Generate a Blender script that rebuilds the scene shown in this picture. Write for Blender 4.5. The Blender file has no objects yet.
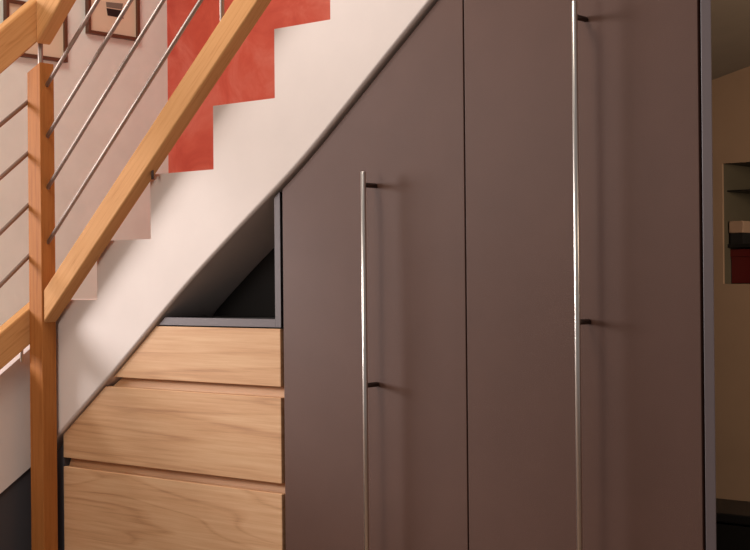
import bpy, bmesh, math, random
from mathutils import Vector, Matrix
random.seed(4)
S = bpy.context.scene
COL = S.collection
W, H = 750, 550
F = 1400.0                                  # focal length in image pixels
EYE = 1.45
A = math.radians(40.2)
CAM = Vector((2.167, -2.565, EYE))

# ------------------------------------------------------------------ camera
cam_d = bpy.data.cameras.new('camera')
cam = bpy.data.objects.new('camera', cam_d)
COL.objects.link(cam)
cam_d.sensor_fit = 'HORIZONTAL'
cam_d.sensor_width = 36
cam_d.lens = F / W * 36
cam_d.clip_start = 0.05
pitch = math.atan(3 / F)
roll = 0.0095
R = Matrix.Rotation(A, 3, 'Z') @ Matrix.Rotation(math.pi / 2 + pitch, 3, 'X') @ Matrix.Rotation(-roll, 3, 'Z')
cam.matrix_world = Matrix.Translation(CAM) @ R.to_4x4()
S.camera = cam


def ray(px, py):
    return R @ Vector(((px - W / 2) / F, -(py - H / 2) / F, -1))


def onY(px, py, Y=0.0):
    """world point on the vertical plane y = Y measured at image point"""
    d = ray(px, py)
    t = (Y - CAM.y) / d.y
    return CAM + d * t


def onX(px, py, X):
    d = ray(px, py)
    t = (X - CAM.x) / d.x
    return CAM + d * t


# --------------------------------------------------------------- materials
def new_mat(name):
    m = bpy.data.materials.new(name)
    m.use_nodes = True
    nt = m.node_tree
    return m, nt, nt.nodes['Principled BSDF']


def rgb(r, g, b):
    f = lambda c: (c / 255 / 12.92) if c / 255 <= 0.04045 else ((c / 255 + 0.055) / 1.055) ** 2.4
    return (f(r), f(g), f(b), 1)


def mapping(nt, scale, rot=(0, 0, 0), coord='Object', loc=0.0):
    tc = nt.nodes.new('ShaderNodeTexCoord')
    mp = nt.nodes.new('ShaderNodeMapping')
    mp.inputs['Scale'].default_value = scale
    mp.inputs['Rotation'].default_value = rot
    mp.inputs['Location'].default_value = (loc, loc * .7, loc * 1.3)
    nt.links.new(tc.outputs[coord], mp.inputs['Vector'])
    return mp.outputs['Vector']


def noise(nt, vec, scale, detail=4, rough=0.5, dist=0.0):
    n = nt.nodes.new('ShaderNodeTexNoise')
    n.inputs['Scale'].default_value = scale
    n.inputs['Detail'].default_value = detail
    n.inputs['Roughness'].default_value = rough
    n.inputs['Distortion'].default_value = dist
    nt.links.new(vec, n.inputs['Vector'])
    return n.outputs['Fac']


def ramp(nt, fac, stops):
    r = nt.nodes.new('ShaderNodeValToRGB')
    e = r.color_ramp.elements
    e[0].position, e[0].color = stops[0]
    e[1].position, e[1].color = stops[-1]
    for p, c in stops[1:-1]:
        k = e.new(p)
        k.color = c
    nt.links.new(fac, r.inputs['Fac'])
    return r.outputs['Color']


def bump(nt, fac, bsdf, strength, dist=0.01):
    b = nt.nodes.new('ShaderNodeBump')
    b.inputs['Strength'].default_value = strength
    b.inputs['Distance'].default_value = dist
    nt.links.new(fac, b.inputs['Height'])
    nt.links.new(b.outputs['Normal'], bsdf.inputs['Normal'])


def plain(name, c, rough=0.5, metal=0.0, bumps=None, var=0.06):
    m, nt, b = new_mat(name)
    v = mapping(nt, (1, 1, 1))
    f = noise(nt, v, 9, 5)
    lo = tuple(x * (1 - var) for x in c[:3]) + (1,)
    hi = tuple(min(1, x * (1 + var)) for x in c[:3]) + (1,)
    nt.links.new(ramp(nt, f, [(0.3, lo), (0.7, hi)]), b.inputs['Base Color'])
    b.inputs['Roughness'].default_value = rough
    b.inputs['Metallic'].default_value = metal
    if bumps:
        bump(nt, noise(nt, v, bumps[0], 4), b, bumps[1], 0.003)
    return m


def wood(name, c_dark, c_mid, c_light, axis='X', rough=0.42, rings=True, seedv=0.0, wig=1.0, stretch=0.55, count=17.0):
    """straight grained timber with loose cathedral figure; grain runs along axis"""
    m, nt, b = new_mat(name)
    lo, hi = 0.4, 14.0
    sc = {'X': (lo, hi, hi), 'Y': (hi, lo, hi), 'Z': (hi, hi, lo)}[axis]
    v = mapping(nt, sc)
    fine = noise(nt, v, 9, 6, 0.65)
    sc2 = {'X': (stretch, 3.2, 3.2), 'Y': (3.2, 0.55, 3.2), 'Z': (3.2, 3.2, 0.55)}[axis]
    v2 = mapping(nt, sc2, loc=seedv)
    broad = noise(nt, v2, 2.2, 2, 0.45, 0.3 * wig)
    # contour lines of a broad noise = growth-ring figure
    mul = nt.nodes.new('ShaderNodeMath'); mul.operation = 'MULTIPLY'
    nt.links.new(broad, mul.inputs[0]); mul.inputs[1].default_value = count
    fr = nt.nodes.new('ShaderNodeMath'); fr.operation = 'FRACT'
    nt.links.new(mul.outputs[0], fr.inputs[0])
    ringc = ramp(nt, fr.outputs[0], [(0.0, (0.25, 0.25, 0.25, 1)), (0.12, (0.55, 0.55, 0.55, 1)), (0.85, (0.7, 0.7, 0.7, 1)), (1.0, (0.3, 0.3, 0.3, 1))])
    a1 = nt.nodes.new('ShaderNodeMath'); a1.operation = 'MULTIPLY'
    nt.links.new(ringc, a1.inputs[0]); a1.inputs[1].default_value = 0.42 if rings else 0.12
    a2 = nt.nodes.new('ShaderNodeMath'); a2.operation = 'MULTIPLY'
    nt.links.new(fine, a2.inputs[0]); a2.inputs[1].default_value = 0.75
    ad = nt.nodes.new('ShaderNodeMath'); ad.operation = 'ADD'
    nt.links.new(a1.outputs[0], ad.inputs[0]); nt.links.new(a2.outputs[0], ad.inputs[1])
    nt.links.new(ramp(nt, ad.outputs[0], [(0.3, c_dark), (0.58 if rings else 0.42, c_mid), (0.85 if rings else 0.7, c_light)]), b.inputs['Base Color'])
    b.inputs['Roughness'].default_value = rough + 0.15
    b.inputs['Specular IOR Level'].default_value = 0.28
    bump(nt, fine, b, 0.08, 0.002)
    return m


M = {}
M['plaster'] = plain('white_plaster', (0.84, 0.725, 0.665, 1), 0.75, bumps=(60, 0.08), var=0.02)
M['beige'] = plain('beige_plaster', (0.86, 0.90, 0.83, 1), 0.85, bumps=(40, 0.1), var=0.04)
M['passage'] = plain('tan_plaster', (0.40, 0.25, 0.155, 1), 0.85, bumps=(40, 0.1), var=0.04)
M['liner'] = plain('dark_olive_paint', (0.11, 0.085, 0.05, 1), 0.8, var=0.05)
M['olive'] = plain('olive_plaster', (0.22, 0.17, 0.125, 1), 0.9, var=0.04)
M['grey'] = plain('grey_laminate', (0.134, 0.065, 0.045, 1), 0.5, bumps=(500, 0.12), var=0.04)
M['edge'] = plain('grey_edge_band', (0.14, 0.105, 0.105, 1), 0.45, var=0.03)
M['charcoal'] = plain('charcoal_laminate', (0.075, 0.068, 0.074, 1), 0.55, var=0.04)
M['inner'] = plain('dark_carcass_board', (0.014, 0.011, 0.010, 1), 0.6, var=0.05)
M['black'] = plain('black_lacquer', (0.010, 0.008, 0.007, 1), 0.5, var=0.05)
M['floor'] = plain('dark_timber_floor', (0.24, 0.16, 0.11, 1), 0.5, var=0.2)
M['ceiling'] = plain('white_ceiling_paint', (0.75, 0.70, 0.64, 1), 0.9, var=0.02)
M['mat'] = plain('cream_paper', (0.80, 0.66, 0.48, 1), 0.7, var=0.03)
M['frame'] = plain('brown_frame_wood', (0.12, 0.045, 0.022, 1), 0.5, var=0.1)
M['ink'] = plain('black_ink', (0.012, 0.010, 0.010, 1), 0.6)
M['inkgrey'] = plain('grey_ink', (0.22, 0.19, 0.15, 1), 0.6)
M['book'] = plain('tan_cover', (0.42, 0.26, 0.17, 1), 0.6)
M['redbox'] = plain('dark_red_card', (0.11, 0.008, 0.006, 1), 0.5)
M['white_frame'] = plain('white_window_paint', (0.8, 0.78, 0.74, 1), 0.4)
el_d, el_m, el_l = rgb(184, 130, 92), rgb(224, 174, 130), rgb(240, 198, 154)
M['wood'] = wood('pale_elm_veneer', el_d, el_m, el_l, 'X', 0.4, stretch=0.32, count=10.0, seedv=3.4, wig=0.5)
M['wood_straight'] = wood('pale_elm_straight', rgb(180, 128, 90), rgb(218, 168, 124), rgb(236, 194, 150), 'X', 0.4, stretch=0.14, count=8.0, wig=0.2)
M['wood_lip'] = wood('elm_lip', rgb(140, 88, 56), rgb(180, 124, 84), rgb(205, 150, 108), 'X', 0.45, rings=False)
be_d, be_m, be_l = rgb(190, 132, 80), rgb(208, 152, 98), rgb(218, 164, 110)
M['beamX'] = wood('beech_long', be_d, be_m, be_l, 'X', 0.35, rings=False)
M['post'] = wood('beech_upright', rgb(158, 96, 50), rgb(174, 110, 58), rgb(186, 122, 68), 'Z', 0.35, rings=False)
for k in ('post', 'beamX'):
    M[k].node_tree.nodes['Principled BSDF'].inputs['Specular IOR Level'].default_value = 0.04

M['grey'].node_tree.nodes['Principled BSDF'].inputs['Specular IOR Level'].default_value = 0.38

m, nt, b = new_mat('brushed_steel')
b.inputs['Base Color'].default_value = (0.80, 0.74, 0.68, 1)
b.inputs['Metallic'].default_value = 1.0
b.inputs['Roughness'].default_value = 0.3
v = mapping(nt, (300, 300, 4))
bump(nt, noise(nt, v, 1, 2), b, 0.05, 0.001)
M['steel'] = m
M['bar'] = plain('dull_steel', (0.36, 0.29, 0.25, 1), 0.5, 0.9, var=0.02)
M['peg'] = plain('dark_steel', (0.10, 0.07, 0.06, 1), 0.45, 0.8, var=0.02)

m, nt, b = new_mat('red_stucco')
v = mapping(nt, (1, 1, 1))
f1 = noise(nt, v, 5.5, 7, 0.62, 0.9)
nt.links.new(ramp(nt, f1, [(0.3, rgb(208, 78, 60)), (0.5, rgb(224, 98, 78)), (0.7, rgb(236, 130, 112))]), b.inputs['Base Color'])
b.inputs['Roughness'].default_value = 0.32
bump(nt, noise(nt, v, 7, 4, 0.55, 0.5), b, 0.25, 0.01)
M['red'] = m


# ----------------------------------------------------------------- helpers
def finish(bm, name, mat, parent=None, smooth=False, bevel=0.0, seg=2):
    bmesh.ops.recalc_face_normals(bm, faces=bm.faces)
    me = bpy.data.meshes.new(name)
    bm.to_mesh(me)
    bm.free()
    o = bpy.data.objects.new(name, me)
    COL.objects.link(o)
    me.materials.append(mat)
    if smooth:
        for p in me.polygons:
            p.use_smooth = True
    if bevel > 0:
        md = o.modifiers.new('bevel', 'BEVEL')
        md.width = bevel
        md.segments = seg
        md.limit_method = 'ANGLE'
        md.angle_limit = math.radians(35)
    if parent:
        o.parent = parent
        o.matrix_parent_inverse = Matrix.Translation(-parent.location)
    return o


def add_prism(bm, pts, d):
    """closed prism: polygon pts (Vectors) swept by the vector d"""
    d = Vector(d)
    a = [bm.verts.new(Vector(p)) for p in pts]
    c = [bm.verts.new(Vector(p) + d) for p in pts]
    bm.faces.new(a)
    bm.faces.new(c[::-1])
    n = len(a)
    for i in range(n):
        bm.faces.new((a[i], a[(i + 1) % n], c[(i + 1) % n], c[i]))


def add_box(bm, x0, x1, y0, y1, z0, z1):
    add_prism(bm, [(x0, y0, z0), (x1, y0, z0), (x1, y0, z1), (x0, y0, z1)], (0, y1 - y0, 0))


def box(name, x0, x1, y0, y1, z0, z1, mat, parent=None, bevel=0.0):
    bm = bmesh.new()
    add_box(bm, x0, x1, y0, y1, z0, z1)
    return finish(bm, name, mat, parent, bevel=bevel)


def prism(name, pts, d, mat, parent=None, bevel=0.0):
    bm = bmesh.new()
    add_prism(bm, pts, d)
    return finish(bm, name, mat, parent, bevel=bevel)


def add_rod(bm, p, q, r, n=20):
    p, q = Vector(p), Vector(q)
    d = (q - p)
    L = d.length
    d.normalize()
    u = d.orthogonal().normalized()
    w = d.cross(u)
    ch = min(r * 0.25, L * 0.2)
    prof = [(0, r - ch), (ch, r), (L - ch, r), (L, r - ch)]
    rings = []
    for s, rr in prof:
        rings.append([bm.verts.new(p + d * s + (u * math.cos(2 * math.pi * k / n) + w * math.sin(2 * math.pi * k / n)) * rr) for k in range(n)])
    for i in range(len(rings) - 1):
        for k in range(n):
            bm.faces.new((rings[i][k], rings[i][(k + 1) % n], rings[i + 1][(k + 1) % n], rings[i + 1][k]))
    bm.faces.new(rings[0][::-1])
    bm.faces.new(rings[-1])


def rod(name, p, q, r, mat, parent=None):
    bm = bmesh.new()
    add_rod(bm, p, q, r)
    return finish(bm, name, mat, parent, smooth=True)


def empty(name, loc, label=None, cat=None, group=None):
    o = bpy.data.objects.new(name, None)
    COL.objects.link(o)
    o.location = loc
    o.empty_display_size = 0.1
    tag(o, label, cat, group)
    return o


def tag(o, label=None, cat=None, group=None, kind=None):
    for k, val in (('label', label), ('category', cat), ('group', group), ('kind', kind)):
        if val:
            o[k] = val
    return o


def structure(o):
    o['kind'] = 'structure'
    return o


def lerp_poly(poly, x):
    for (x0, z0), (x1, z1) in zip(poly, poly[1:]):
        if x0 <= x <= x1:
            return z0 + (z1 - z0) * (x - x0) / (x1 - x0)
    if x < poly[0][0]:
        (x0, z0), (x1, z1) = poly[0], poly[1]
    else:
        (x0, z0), (x1, z1) = poly[-2], poly[-1]
    return z0 + (z1 - z0) * (x - x0) / (x1 - x0)


def xz(p):
    return (p.x, p.z)


# ------------------------------------------------------- key measurements
YW = 1.10                                     # wall behind the stairs
XW = onY(168, 120, YW).x                      # wall on the left of the stairs
PF = -0.062                                   # front of newel post
p_r = onY(42, 300, PF).x                      # right side of newel post
p_l = onY(29.0, 300, PF).x
pb = -0.012                                   # back of newel post
XS = p_l - 0.045                              # open side of the lower flight
YD = 0.012                                    # faces of doors and drawers
DT = 0.020                                    # door thickness

# underside line of the upper flight, on the stringer's face
SOFPX = [(57.5, 436), (123, 361), (153.5, 323.5), (178, 294), (205, 263.5), (233, 234), (250, 215), (273, 192), (301, 162), (340, 113.5), (387, 54.5), (431, 0)]
SOF = [xz(onY(x, y, 0)) for x, y in SOFPX]
s_lo = (SOF[1][1] - SOF[0][1]) / (SOF[1][0] - SOF[0][0])
s_hi = (SOF[-1][1] - SOF[-3][1]) / (SOF[-1][0] - SOF[-3][0])
SOF = [(XS, SOF[0][1] + s_lo * (XS - SOF[0][0]))] + SOF + [(1.35, SOF[-1][1] + s_hi * (1.35 - SOF[-1][0]))]
sof = lambda x: lerp_poly(SOF, x)

# tread line: (riser x, tread height after it)
r_px = [(97, 300.0, 241.0), (150.5, 239.0, 174.5), (213.3, 169.5, 106.0), (274.5, 98.0, 28.5), (330, 20.0, -54.0)]
risers = []
for x, yl, yh in r_px:
    risers.append((onY(x, 0.5 * (yl + yh), 0).x, onY(x, yl, 0).z, onY(x, yh, 0).z))
treads = [risers[0][1]]
for i in range(len(risers)):
    if i + 1 < len(risers):
        treads.append(0.5 * (risers[i][2] + risers[i + 1][1]))
    else:
        treads.append(risers[i][2])
rx = [r[0] for r in risers]
run = (rx[-1] - rx[0]) / (len(rx) - 1)
rise = (treads[-1] - treads[0]) / (len(treads) - 1)
print('risers', [round(v, 3) for v in rx], 'treads', [round(v, 3) for v in treads], 'run', run, 'rise', rise)
print('XW', XW, 'post', p_l, p_r, 'XS', XS)
while rx[-1] < 1.1:
    rx.append(rx[-1] + run)
    treads.append(treads[-1] + rise)
X_END = 1.35

# ------------------------------------------------------------- room shell
structure(box('floor', -4.5, 4.2, -4.6, 1.10, -0.05, 0.0, M['floor']))
WE = -0.25
structure(box('wall_left', XW - 0.12, XW, WE, YW, 0, 4.6, M['beige']))
XO = -4.4
WY0, WY1, WZ0, WZ1 = -2.75, -1.05, 1.35, 2.85
bm = bmesh.new()
add_box(bm, XO - 0.15, XO, -4.6, WY0, 0, 4.6)
add_box(bm, XO - 0.15, XO, WY1, WE + .12, 0, 4.6)
add_box(bm, XO - 0.15, XO, WY0, WY1, 0, WZ0)
add_box(bm, XO - 0.15, XO, WY0, WY1, WZ1, 4.6)
add_box(bm, XO, XW - .12, WE, WE + .12, 0, 4.6)
structure(finish(bm, 'wall_far_left', M['plaster']))
bm = bmesh.new()
for a in ((WY0, WY0 + .05, WZ0, WZ1), (WY1 - .05, WY1, WZ0, WZ1), (WY0 + .05, WY1 - .05, WZ0, WZ0 + .05), (WY0 + .05, WY1 - .05, WZ1 - .05, WZ1)):
    add_box(bm, XO - 0.12, XO - 0.06, *a)
structure(finish(bm, 'window_1', M['white_frame'], bevel=0.004))
XR = -0.30
structure(box('wall_back', XW, XR, YW, YW + 0.12, 0, 4.6, M['red']))

# passage wall to the right of the wardrobe, with a recess
nl = onY(722.5, 220, YW).x
nr = nl + 0.62
nz0, nz1 = onY(724, 284, YW).z, onY(724, 163.5, YW).z
bm = bmesh.new()
add_box(bm, XR, nl, YW, YW + 0.01, 0, 4.6)
add_box(bm, nr, 4.2, YW, YW + 0.01, 0, 4.6)
add_box(bm, nl, nr, YW, YW + 0.01, 0, nz0)
add_box(bm, nl, nr, YW, YW + 0.01, nz1, 4.6)
structure(finish(bm, 'wall_right', M['passage']))
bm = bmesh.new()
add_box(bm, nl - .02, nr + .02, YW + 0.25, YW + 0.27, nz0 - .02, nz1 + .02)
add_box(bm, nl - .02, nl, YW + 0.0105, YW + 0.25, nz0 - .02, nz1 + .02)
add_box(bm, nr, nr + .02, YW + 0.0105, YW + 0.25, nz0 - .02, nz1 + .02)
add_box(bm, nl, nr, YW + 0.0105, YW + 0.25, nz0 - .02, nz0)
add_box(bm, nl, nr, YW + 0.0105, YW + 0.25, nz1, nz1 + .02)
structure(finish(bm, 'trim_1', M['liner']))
# shelves of the recess
zs1 = onY(735, 190, YW).z
zs2 = onY(735, 245.5, YW).z
sh = box('niche_shelf', nl, nr, YW + 0.03, YW + 0.248, zs1 - 0.002, zs1 + 0.002, M['black'])
tag(sh, 'thin dark upper shelf inside the wall recess right of the wardrobe', 'shelf')
sh = box('niche_shelf', nl, nr, YW + 0.03, YW + 0.248, zs2 - 0.005, zs2 + 0.005, M['black'])
tag(sh, 'thin dark lower shelf in the wall recess, just above the dark red box', 'shelf')
bx1 = onY(743, 228, YW + 0.03).x
bk = empty('book', ((nl + bx1) / 2, YW + 0.1, zs2 + 0.005), 'tan book lying on the lower shelf of the wall recess', 'book')
hgt = onY(735, 221, YW + 0.03).z - (zs2 + 0.005)
h1 = hgt * 0.48
box('book_cover', nl + 0.005, bx1, YW + 0.03, YW + 0.2, zs2 + 0.0052 + h1, zs2 + 0.005 + hgt, M['book'], bk, 0.002)
box('dark_gap', nl + 0.007, bx1 - 0.003, YW + 0.034, YW + 0.196, zs2 + 0.0052, zs2 + 0.0052 + h1, M['inner'], bk)  # near-black block: the dark gap under the cover put in as colour
rb = empty('storage_box', (onY(745, 260, YW + .03).x, YW + 0.1, nz0), 'dark red box standing at the bottom of the wall recess', 'box')
rx0 = onY(731, 265, YW + 0.05).x
zt = onY(740, 249, YW + 0.05).z
box('box_body', rx0, rx0 + 0.26, YW + 0.05, YW + 0.22, nz0 + 0.001, zt - 0.022, M['redbox'], rb, 0.002)
box('lid', rx0 - 0.003, rx0 + 0.263, YW + 0.047, YW + 0.223, zt - 0.022, zt, M['redbox'], rb, 0.002)

kb = empty('storage_box', (nl + .02, YW + 0.1, nz0), 'small black box at the left end of the wall recess, beside the dark red box', 'box')
box('box_body', nl + .003, rx0 - .006, YW + 0.05, YW + 0.2, nz0 + 0.001, zt - 0.03, M['black'], kb, 0.002)
box('lid', nl + .001, rx0 - .0045, YW + 0.047, YW + 0.203, zt - 0.03, zt - .012, M['black'], kb, 0.002)

# low black sideboard below the recess
sz = onY(732, 499.5, YW).z
sb = empty('sideboard', (0.75, 0.98, 0), 'low black sideboard against the tan wall right of the wardrobe', 'sideboard')
sx0, sx1 = 0.22, 1.75
box('carcass', sx0, sx1, 0.90, YW - 0.002, 0.06, sz - 0.025, M['black'], sb)
box('top', sx0 - .01, sx1 + .01, 0.875, YW - 0.002, sz - 0.025, sz, M['black'], sb, 0.003)
box('plinth', sx0 + .03, sx1 - .03, 0.93, YW - 0.01, 0.0, 0.06, M['black'], sb)
for k in range(3):
    w = (sx1 - sx0) / 3
    d = box('door', sx0 + k * w + .003, sx0 + (k + 1) * w - .003, 0.88, 0.8995, 0.065, sz - 0.03, M['black'], sb, 0.002)

# sloping ceiling of the passage below the stairs
c1 = onY(714, 79.5, YW)
c2 = onY(750, 66, YW)
cs = (c2.z - c1.z) / (c2.x - c1.x)
cz = lambda x: c1.z + cs * (x - c1.x)
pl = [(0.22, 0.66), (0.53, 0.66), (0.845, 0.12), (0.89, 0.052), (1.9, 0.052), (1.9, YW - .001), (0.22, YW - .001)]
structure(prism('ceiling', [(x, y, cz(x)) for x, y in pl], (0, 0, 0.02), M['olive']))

# --------------------------------------------------------------- staircase
st = empty('staircase', (-0.6, 0.5, 0), 'white plastered staircase with stepped edge turning left behind the wooden newel post', 'staircase')
# open side of the upper flight: stepped on top, softly rounded along the bottom
top = [(XS, treads[0])]
for i, x in enumerate(rx):
    top += [(x, treads[i]), (x, treads[i + 1])]
top += [(X_END, treads[-1])]
RR = 0.009
N_S = 56
xs_u = [SOF[0][0] + (SOF[-1][0] - SOF[0][0]) * k / N_S for k in range(N_S + 1)]
sm = [(x, lerp_poly(SOF, x)) for x in xs_u]
for _ in range(3):
    sm = [sm[0]] + [(sm[i][0], 0.25 * sm[i - 1][1] + 0.5 * sm[i][1] + 0.25 * sm[i + 1][1]) for i in range(1, len(sm) - 1)] + [sm[-1]]
SOF = sm
bm = bmesh.new()
ST = 0.012
prof = [(0.0, RR)] + [(RR - RR * math.cos(t), RR - RR * math.sin(t)) for t in [math.radians(a) for a in (18, 36, 54, 72, 90)]] + [(RR + .0015, 0.0), (ST, 0.0)]
rows = []
for (x, z) in SOF:
    rows.append([bm.verts.new((x, y, z + dz * 1.2)) for y, dz in prof])
for i in range(len(rows) - 1):
    for k in range(len(prof) - 1):
        f = bm.faces.new((rows[i][k], rows[i][k + 1], rows[i + 1][k + 1], rows[i + 1][k]))
        f.smooth = True
tf = [bm.verts.new((x, 0, z)) for x, z in top]
tb = [bm.verts.new((x, ST, z)) for x, z in top]
bm.faces.new([r[0] for r in rows] + tf[::-1])
bm.faces.new(([r[-1] for r in rows] + tb[::-1])[::-1])
for i in range(len(tf) - 1):
    bm.faces.new((tf[i], tf[i + 1], tb[i + 1], tb[i]))
bm.faces.new([tf[0]] + rows[0] + [tb[0]])
bm.faces.new([tf[-1]] + rows[-1] + [tb[-1]])
finish(bm, 'stringer', M['plaster'], st)

# treads of the upper flight, each a block down to the sloping underside
bounds = [XS] + rx + [X_END]
for i in range(len(bounds) - 1):
    x0, x1 = bounds[i], bounds[i + 1]
    if i == 0:
        x0 = XS + 0.001
    mid = [p for p in SOF if x0 < p[0] < x1]
    low = [(x0, sof(x0))] + mid + [(x1, sof(x1))]
    pts = [(x, ST, z + 0.0004) for x, z in low] + [(x1, ST, treads[i]), (x0, ST, treads[i])]
    prism('step', pts, (0, YW - 0.001 - ST, 0), M['plaster'], st)

# lower flight: comes up along the left wall
LS0 = onX(29, 468.5, XS)
LS1 = onX(0, 494, XS)
ls = (LS0.z - LS1.z) / (LS0.y - LS1.y)
lz = lambda y: LS0.z + ls * (y - LS0.y)
z_c = treads[0]
lrun, lrise = 0.215, z_c / 8
pts = [(XS, 0.0, z_c), (XS, 0.0, lz(0.0))]
yend = -8 * lrun + 0.0
pts = [(XS, 0.05, z_c), (XS, 0.05, lz(0.05))]
y0 = LS0.y - LS0.z / ls
pts += [(XS, y0, 0.0), (XS, yend, 0.0)]
ups = []
for k in range(8):
    ya = -k * lrun
    ups.append((ya, z_c - k * lrise))
# closed side: straight top edge running just under the bottom rail
LB0 = onX(0, 371, XS)
LB1 = onX(28, 346.5, XS)
bs = (LB1.z - LB0.z) / (LB1.y - LB0.y)
bz = lambda y: LB1.z + bs * (y - LB1.y)
print('slopes: lower soffit', ls, 'lower beam', bs, 'XS', XS, 'y0', y0, 'yend', yend)
side = [(XS, 0.0, min(bz(0.0) - .012, z_c + .1)), (XS, 0.0, lz(0)), (XS, y0, 0.0), (XS, yend, 0.0)]
ztop = bz(0.0) - 0.012
side[0] = (XS, 0.0, ztop)
yb = -ztop / bs
if yb < yend:
    side.append((XS, yend, bz(yend) - 0.012))
else:
    side[-1] = (XS, yb, 0.0)
prism('side_panel', side, (-0.03, 0, 0), M['plaster'], st)
for k in range(1, 8):
    zt_ = z_c - .2 - k * lrise * .86
    ya, yc = -k * lrun, -(k - 1) * lrun
    zb = lambda y: max(0.001, lz(y))
    prism('step', [(XW + .001, ya, zb(ya)), (XW + .001, yc, zb(yc)), (XW + .001, yc, zt_), (XW + .001, ya, zt_)], (XS - 0.031 - XW, 0, 0), M['plaster'], st)
prism('step', [(XW + .001, 0, lz(0)), (XW + .001, YW - .001, lz(0)), (XW + .001, YW - .001, z_c - .2), (XW + .001, 0, z_c - .2)], (XS - XW - .001, 0, 0), M['plaster'], st)

# dark panel closing the space below the lower flight
pn = prism('closing_panel', [(XS - .006, -0.001, 0), (XS - .006, -0.001, lz(0) - .003), (XS - .006, y0 + .004, 0)], (-0.018, 0, 0), M['charcoal'])
tag(pn, 'dark triangular panel below the lower stair flight, left of the newel post', 'panel')

# ----------------------------------------------------------------- railing
rl = empty('stair_railing', ((p_l + p_r) / 2, -0.04, 0), 'beech and steel stair railing with newel post, sloping beams and round bars', 'railing')
# newel post with a slanted top
zA = onY(42, 61.5, PF).z
zB = onY(28.5, 72.5, PF).z
slope_l = (zA - zB) / (p_r - p_l)
pw = [(p_l, PF), (p_r, PF), (p_r, pb), (p_l, pb)]
bm = bmesh.new()
lo = [bm.verts.new((x, y, 0)) for x, y in pw]
hi = [bm.verts.new((p_l, PF, zB)), bm.verts.new((p_r, PF, zA)), bm.verts.new((p_r, pb, zA - .001)), bm.verts.new((p_l, pb, zB - .001))]
bm.faces.new(lo[::-1]); bm.faces.new(hi)
for i in range(4):
    bm.faces.new((lo[i], lo[(i + 1) % 4], hi[(i + 1) % 4], hi[i]))
finish(bm, 'newel_post', M['post'], rl, bevel=0.002)


def sheared_bar(name, p0, p1, hz, dy, mat, axis='X', bevel=0.004):
    """bar whose lower front edge runs p0 -> p1, vertical ends, hz tall, dy deep (world vec)"""
    p0, p1 = Vector(p0), Vector(p1)
    # local mesh with its own axis along the bar so that the grain follows it
    L = (p1 - p0)
    ang = math.atan2(L.z, math.hypot(L.x, L.y))
    pts = [p0, p1, p1 + Vector((0, 0, hz)), p0 + Vector((0, 0, hz))]
    mid = (p0 + p1) / 2
    xd = L.normalized()
    yd = Vector(dy).normalized()
    zd = xd.cross(yd).normalized()
    Rm = Matrix((xd, yd, zd)).transposed()
    inv = Rm.inverted()
    bm = bmesh.new()
    add_prism(bm, [inv @ (p - mid) for p in pts], inv @ Vector(dy))
    bmesh.ops.recalc_face_normals(bm, faces=bm.faces)
    me = bpy.data.meshes.new(name)
    bm.to_mesh(me); bm.free()
    o = bpy.data.objects.new(name, me)
    COL.objects.link(o)
    me.materials.append(mat)
    md = o.modifiers.new('bevel', 'BEVEL'); md.width = bevel; md.segments = 2
    md.limit_method = 'ANGLE'; md.angle_limit = math.radians(35)
    o.parent = rl
    o.matrix_basis = Matrix.Translation(mid - rl.location) @ Rm.to_4x4()
    return o


# upper bottom beam: front face on y = BF
BF = -0.058
bb0 = onY(44.5, 321.5, BF)
bb1 = onY(258, 0, BF)
bt0 = onY(43, 292, BF)
tt = onY(233, 0, BF)
sl = (bb1.z - bb0.z) / (bb1.x - bb0.x)
e = 0.9
sheared_bar('bottom_rail', (p_r + .001, BF, bb0.z + sl * (p_r + .001 - bb0.x)), (bb1.x + e, BF, bb1.z + sl * e), (tt.z + (bb1.x - tt.x) * sl) - bb1.z, (0, 0.046, 0), M['beamX'])
print('upper rail slope', sl, 'beam height', (tt.z + (bb1.x - tt.x) * sl) - bb1.z)
# handrail, upper part
HX = p_l + 0.022
HF = -0.060
h0 = onY(36, 43.5, HF)
h1 = onY(60.5, 0, HF)
hs = sl
hh = 0.135
hx0 = h0.x
sheared_bar('handrail', (hx0 - 0.0, HF, h0.z), (hx0 + 2.0, HF, h0.z + 2.0 * hs), hh, (0, 0.052, 0), M['beamX'], bevel=0.005)
# handrail, lower part, running down towards the room
g0 = onX(0, 62.5, hx0)
g1 = onX(34, 37.0, hx0)
gt = onX(0, 22.5, hx0)
gs = (g1.z - g0.z) / (g1.y - g0.y)
print('lower handrail slope', gs, g0, g1, 'height', gt.z - g0.z)
gs = 0.84
yb_, yf_ = HF + 0.052, -1.7
zmit = h0.z
sheared_bar('handrail', (hx0, yf_, zmit - gs * (HF - yf_)), (hx0, yb_ - .0, zmit + gs * (yb_ - HF)), gt.z - g0.z + .012, (-0.052, 0, 0), M['beamX'], bevel=0.005)
# lower bottom beam on the lower flight
q0 = onX(0, 371, p_l)
q1 = onX(28, 346.5, p_l)
qt = onX(0, 334, p_l)
qs = (q1.z - q0.z) / (q1.y - q0.y)
print('lower beam', qs, q0, q1, 'h', qt.z - q0.z)
sheared_bar('bottom_rail', (p_l - .0005, yf_, q1.z - qs * (q1.y - yf_)), (p_l - .0005, pb, q1.z + qs * (pb - q1.y)), qt.z - q0.z, (-0.044, 0, 0), M['beamX'])
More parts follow.
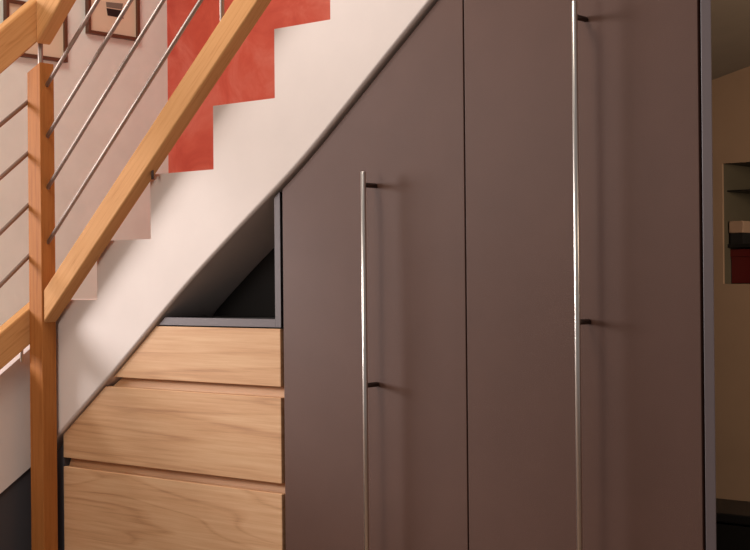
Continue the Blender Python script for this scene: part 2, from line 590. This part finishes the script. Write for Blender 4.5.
# steel bars of the upper flight
RY = -0.037
for (a, c) in (((47, 85), (98, 0)), ((47.5, 136), (131, 0)), ((47.5, 188), (163.5, 0)), ((49, 241), (190, 17.5))):
    P, Q = onY(a[0], a[1], RY), onY(c[0], c[1], RY)
    k = (Q.z - P.z) / (Q.x - P.x)
    s0 = Vector((p_r - 0.004, RY, P.z + k * (p_r - 0.004 - P.x)))
    s1 = Vector((P.x + 1.5, RY, P.z + k * 1.5))
    rod('bar', s0, s1, 0.0062, M['bar'], rl)
# steel bars of the lower flight
RX = p_l - 0.004
for (a, c) in (((0, 125), (27, 102.5)), ((0, 178), (27, 154)), ((0, 233), (27, 206.5)), ((0, 285.5), (27, 258))):
    P, Q = onX(a[0], a[1], RX), onX(c[0], c[1], RX)
    k = (Q.z - P.z) / (Q.y - P.y)
    rod('bar', (RX, -0.03, Q.z + k * (-0.03 - Q.y)), (RX, -1.6, Q.z + k * (-1.6 - Q.y)), 0.0062, M['bar'], rl)
# steel pins
pc = onY(40.5, 55, -0.036)
rod('pin', (pc.x, -0.036, zA - 0.05), (pc.x, -0.036, h0.z + hs * (pc.x - hx0) + .02), 0.0075, M['bar'], rl)
pc2 = onY(222, 10, -0.036)
zb2 = bb0.z + sl * (pc2.x - bb0.x)
rod('pin', (pc2.x, -0.036, zb2 + 0.05), (pc2.x, -0.036, h0.z + hs * (pc2.x - hx0) + .02), 0.0062, M['bar'], rl)
# small brackets to the stairs
pk = onY(152.5, 176, -0.030)
bm = bmesh.new()
zk = bb0.z + sl * (pk.x - bb0.x)
add_rod(bm, (pk.x, -0.03, zk + .01), (pk.x, -0.03, zk - .022), 0.004)
finish(bm, 'bracket', M['peg'], rl, smooth=True)
bm = bmesh.new()
zbk = q1.z + qs * (-.075 - q1.y)
add_rod(bm, (p_l - .02, -.075, zbk + .01), (p_l - .02, -.075, zbk - .04), 0.005)
finish(bm, 'bracket', M['steel'], rl, smooth=True)

# ---------------------------------------------------------------- wardrobe
dx0 = onY(283.2, 350, YD).x
dm = onY(465.8, 275, YD).x
dx1 = onY(701.0, 275, YD).x
px1 = onY(713.8, 275, YD).x
print('door widths', dm - dx0, dx1 - dm, 'panel', px1 - dx1, 'dx0', dx0)
wd = empty('wardrobe', ((dx0 + px1) / 2, 0.3, 0), 'dark taupe built-in wardrobe with two tall doors fitted below the sloping stairs', 'wardrobe')
GAP = 0.0018
CL = 0.010                                    # shadow gap to the stairs


def door(xa, xb):
    xa, xb = xa + GAP, xb - GAP
    mids = [p[0] for p in SOF if xa < p[0] < xb]
    up = [(x, sof(x) - CL) for x in [xa] + mids + [xb]]
    pts = [(xa, YD, 0.06), (xb, YD, 0.06)] + [(x, YD, z) for x, z in reversed(up)]
    return prism('door', pts, (0, DT, 0), M['grey'], wd, bevel=0.0012)


def handle(parent, px, ztop, zbot, pegs, off=0.046, r=0.0062):
    X = px
    bm = bmesh.new()
    add_rod(bm, (X, YD - off, zbot), (X, YD - off, ztop), r, 24)
    h = finish(bm, 'handle', M['steel'], parent, smooth=True)
    for z in pegs:
        bm = bmesh.new()
        add_rod(bm, (X, YD - off + r * .6, z), (X, YD - 0.0002, z), 0.006, 16)
        o = finish(bm, 'handle_post', M['peg'], None, smooth=True)
        o.parent = h
    return h


d1 = door(dx0, dm)
d2 = door(dm, dx1)
OFF = 0.046
hp1 = onY(364.4, 300, YD - OFF)
zt1 = onY(362.5, 171.5, YD - OFF).z
pg1 = [onY(372, 186, YD).z, onY(373, 384, YD).z]
gap1 = pg1[0] - pg1[1]
handle(d1, hp1.x, zt1, pg1[1] - gap1 - (zt1 - pg1[0]), pg1 + [pg1[1] - gap1])
hp2 = onY(577.0, 275, YD - OFF)
zt2 = onY(574, 1, YD - OFF).z
pg2 = [onY(583, 20, YD).z, onY(586, 321.5, YD).z]
gap2 = pg2[0] - pg2[1]
handle(d2, hp2.x, zt2, max(0.12, pg2[1] - gap2 - (zt2 - pg2[0])), pg2 + [pg2[1] - gap2])

# end panel on the right and the carcass behind, its end splayed back to the left
DP = 0.58
zr = lambda x: sof(x) - CL
prism('end_panel', [(dx1 + .0045, YD, 0), (px1, YD, 0), (px1 - .02, YD + .03, 0), (dx1 + .0045, YD + .03, 0)], (0, 0, zr(dx1)), M['edge'], wd, bevel=0.0015)
prism('end_panel', [(px1 - .0205, YD + .0305, 0), (px1 - .03 - .58 * DP, YD + DP, 0), (px1 - .05 - .58 * DP, YD + DP, 0), (px1 - .0245, YD + .0305, 0)], (0, 0, sof(px1 - .39) - .02), M['inner'], wd)
sxl = dx0 - 0.0
box('side_panel', dx0, dx0 + .018, YD + DT + .003, YD + DP, 0.0, sof(dx0) - .02, M['inner'], wd)
box('side_panel', dm - .009, dm + .009, YD + DT + .003, YD + DP, 0.0, sof(dm) - .02, M['inner'], wd)
xa, xb = dx0 + .02, px1 - .055 - .58 * DP
box('back_panel', xa, xb, YD + DP + .001, YD + DP + .008, 0.0, sof(xa) - .02, M['inner'], wd)
box('plinth', dx0 + .002, px1 - .03, YD + .045, YD + .06, 0.0, 0.055, M['inner'], wd)
# dark liner visible in the seam between doors
box('seam_strip', dx1 - 0.02, dx1 + .0035, YD + DT + .002, YD + .0305, 0.06, zr(dx1) - .05, M['black'], wd)

# ---------------------------------------------------------- drawer cabinet
cxr = dx0 - 0.001
cxl = onY(57.0, 480, YD).x
dc = empty('drawer_cabinet', ((cxl + cxr) / 2, 0.3, 0), 'cabinet with three pale wooden drawers and an open triangular niche below the stairs', 'cabinet')
FY = YD + 0.0                                  # frame front edge
xl_d = onY(63.6, 470, YD).x
xr_d = onY(280.9, 400, YD).x
fr_in = onY(274.6, 260, FY).x                   # right board of the niche
fr_out = onY(280.3, 260, FY).x
zsh_t = onY(215, 318.2, FY).z
zsh_b = onY(215, 326.0, FY).z
ND = 0.185                                     # depth of the niche
def inv_sof(z):
    x = XS
    while sof(x) < z:
        x += 0.001
    return x
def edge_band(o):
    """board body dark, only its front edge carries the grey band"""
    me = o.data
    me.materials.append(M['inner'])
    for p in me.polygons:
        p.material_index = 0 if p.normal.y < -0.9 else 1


# niche: shelf, right board and dark back
xs_l = inv_sof(zsh_b + .010)
xs_t = inv_sof(zsh_t + .010)
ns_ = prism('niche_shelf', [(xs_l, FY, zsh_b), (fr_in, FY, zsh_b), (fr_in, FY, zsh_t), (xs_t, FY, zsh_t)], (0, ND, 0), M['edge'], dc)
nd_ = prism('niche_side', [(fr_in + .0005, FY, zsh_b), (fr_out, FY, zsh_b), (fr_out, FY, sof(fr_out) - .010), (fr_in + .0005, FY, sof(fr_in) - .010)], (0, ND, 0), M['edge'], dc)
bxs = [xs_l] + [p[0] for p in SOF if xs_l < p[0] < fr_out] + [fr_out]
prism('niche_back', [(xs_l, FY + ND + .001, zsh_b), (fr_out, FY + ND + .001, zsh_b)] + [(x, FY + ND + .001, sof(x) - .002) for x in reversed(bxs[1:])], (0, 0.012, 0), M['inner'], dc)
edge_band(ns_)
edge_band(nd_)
# frame upright next to the newel post
zcl = sof(cxl) - .012
prism('side_panel', [(cxl - .03, FY + .006, 0), (xl_d - .004, FY + .006, 0), (xl_d - .004, FY + .006, sof(xl_d) - .03), (cxl - .03, FY + .006, sof(cxl - .03) - .03)], (0, 0.5, 0), M['charcoal'], dc)
# drawers
def drawer(ztl, ztr_px, zbot, name='drawer'):
    pass

D = [((281.7, 329.0), (282.0, 387.0)), ((282.2, 398.0), (283.0, 484.0)), ((283.2, 494.5), None)]
zrow = []
for (t, bpt) in D:
    zt_ = onY(t[0], t[1], YD).z
    zb_ = onY(bpt[0], bpt[1], YD).z if bpt else zrow[-1][1] - 0.02 - 0.36
    zrow.append((zt_, zb_))
# cross-check with the left ends
print('drawer rows', zrow, 'left', onY(153.5, 326, YD).z, onY(113, 376.5, YD).z, onY(105.5, 384.5, YD).z, onY(63.4, 456, YD).z, onY(65, 464.5, YD).z)
zrow.append((zrow[-1][1] - .022, 0.07))
CD = 0.003
for i, (zt_, zb_) in enumerate(zrow[:3] if zrow[3][0] - zrow[3][1] < .1 else zrow):
    xa = max(xl_d, inv_sof(zt_ + CD * 1.6))
    xbm = max(xl_d, inv_sof(zb_ + CD * 1.6))
    if xbm < xa - 1e-4 and xbm <= xl_d + 1e-4:
        xbm = xl_d
        zc_ = sof(xl_d) - CD * 1.6
    else:
        zc_ = None
    pts = [(xbm, YD, zb_), (xr_d, YD, zb_), (xr_d, YD, zt_), (xa, YD, zt_)]
    if zc_ is not None and zc_ > zb_ and zc_ < zt_:
        pts.append((xl_d, YD, zc_))
    fr = prism('drawer', pts, (0, 0.022, 0), M['wood_straight'] if i < 2 else M['wood'], dc, bevel=0.0015)
    # slanted finger grip along the top of the drawers below the first
    if i > 0:
        zprev = zrow[i - 1][1]
        gp = [(YD + 0.020, zt_ + .0), (YD + 0.034, zprev + .012), (YD + 0.046, zprev + .012), (YD + 0.046, zt_ - .01), (YD + .0225, zt_ - .01)]
        bm = bmesh.new()
        ga = [bm.verts.new((max(xl_d + .001, inv_sof(z + .012)), y, z)) for y, z in gp]
        gb = [bm.verts.new((xr_d + .004, y, z)) for y, z in gp]
        bm.faces.new(ga); bm.faces.new(gb[::-1])
        for q in range(5):
            bm.faces.new((ga[q], ga[(q + 1) % 5], gb[(q + 1) % 5], gb[q]))
        g = finish(bm, 'finger_grip', M['wood_straight'])
        g.parent = fr
# carcass behind the drawers
cl = [(xl_d - .003, YD + .05, 0.0), (cxr - .022, YD + .05, 0.0), (cxr - .022, YD + .05, zsh_b - .003), (inv_sof(zsh_b + .03), YD + .05, zsh_b - .003), (xl_d - .003, YD + .05, sof(xl_d) - .04)]
prism('carcass', cl, (0, 0.45, 0), M['inner'], dc)
box('side_panel', cxr - .020, cxr - .0025, YD + .028, YD + .5, 0, zsh_b - .003, M['inner'], dc)

# ----------------------------------------------------------------- pictures
def picture(name, px_l, px_r, zb, zt, label, extra=None):
    yl = onX(px_l, 30, XW + .01).y
    yr = onX(px_r, 30, XW + .01).y
    root = empty(name, (XW, (yl + yr) / 2, zb), label, 'picture', 'framed prints on the beige wall')
    w = 0.012
    bm = bmesh.new()
    x0, x1 = XW + .0006, XW + 0.02
    add_box(bm, x0, x1, yl, yl + w, zb, zt)
    add_box(bm, x0, x1, yr - w, yr, zb, zt)
    add_box(bm, x0, x1, yl + w, yr - w, zb, zb + w)
    add_box(bm, x0, x1, yl + w, yr - w, zt - w, zt)
    finish(bm, 'frame', M['frame'], root)
    box('mount', XW + .001, XW + .009, yl + w, yr - w, zb + w, zt - w, M['mat'], root)
    if extra:
        for pts, mat, nm in extra:
            o = prism(nm, [onX(x, y, XW + .0095) for x, y in pts], (0.0006, 0, 0), mat, root)
    return root

zbA = onX(112, 36.5, XW + .02).z
szA = onX(0, 0, XW + .02)
picture('framed_print', 87, 138.5, zbA, zbA + 0.36, 'brown framed print with a small black shape, between the bars nearest the red wall',
        [([(106.5, 8), (122, 10.5), (123.5, 18.8), (119, 17.5), (107.5, 15.5)], M['ink'], 'drawing'), ([(106, 2), (123, 3.5), (122, 9.5), (106.5, 7.0)], M['inkgrey'], 'drawing')])
zbB = onX(47, 59.5, XW + .02).z
picture('framed_print', 5, 66, zbB, onX(14, -0.5, XW + .02).z, 'brown framed print partly hidden behind the corner of the handrail')

# ------------------------------------------------------------------ lights
def area(name, loc, target, sx, sy, power, color):
    l = bpy.data.lights.new(name, 'AREA')
    l.shape = 'RECTANGLE'; l.size = sx; l.size_y = sy
    l.energy = power; l.color = color
    o = bpy.data.objects.new(name, l)
    COL.objects.link(o)
    o.location = loc
    d = Vector(target) - Vector(loc)
    o.rotation_euler = d.to_track_quat('-Z', 'Z').to_euler()
    return o

area('window_light', (XO - 0.05, (WY0 + WY1) / 2, (WZ0 + WZ1) / 2), (0, -.3, 1.5), 1.3, 1.4, 212, (1.0, 0.97, 0.98))
area('overhead_fill', (-0.4, -1.15, 4.15), (-0.7, 0.3, 1.6), 1.1, 1.1, 49, (1.0, 0.88, 0.77))  # added fill from above, brightening the beige and red walls; no real fixture
area('front_fill', (-0.5, -1.55, 1.9), (-1.0, 0.0, 1.0), 0.5, 0.5, 6.5, (1.0, 0.90, 0.80))  # added fill for the lower post, drawers and stair side; no lamp here
area('passage_fill', (1.85, 0.25, 1.75), (0.4, 1.1, 1.3), 0.4, 0.3, 11, (1.0, 0.80, 0.60))  # added fill to lift the tan passage wall and its recess
w = bpy.data.worlds.new('world')
S.world = w
w.use_nodes = True
bg = w.node_tree.nodes['Background']
bg.inputs['Color'].default_value = (1.0, 0.92, 0.90, 1)
bg.inputs['Strength'].default_value = 0.22

S.view_settings.view_transform = 'Standard'
S.view_settings.look = 'None'
S.view_settings.gamma = 1
S.view_settings.exposure = -0.13
S.view_settings.use_curve_mapping = False
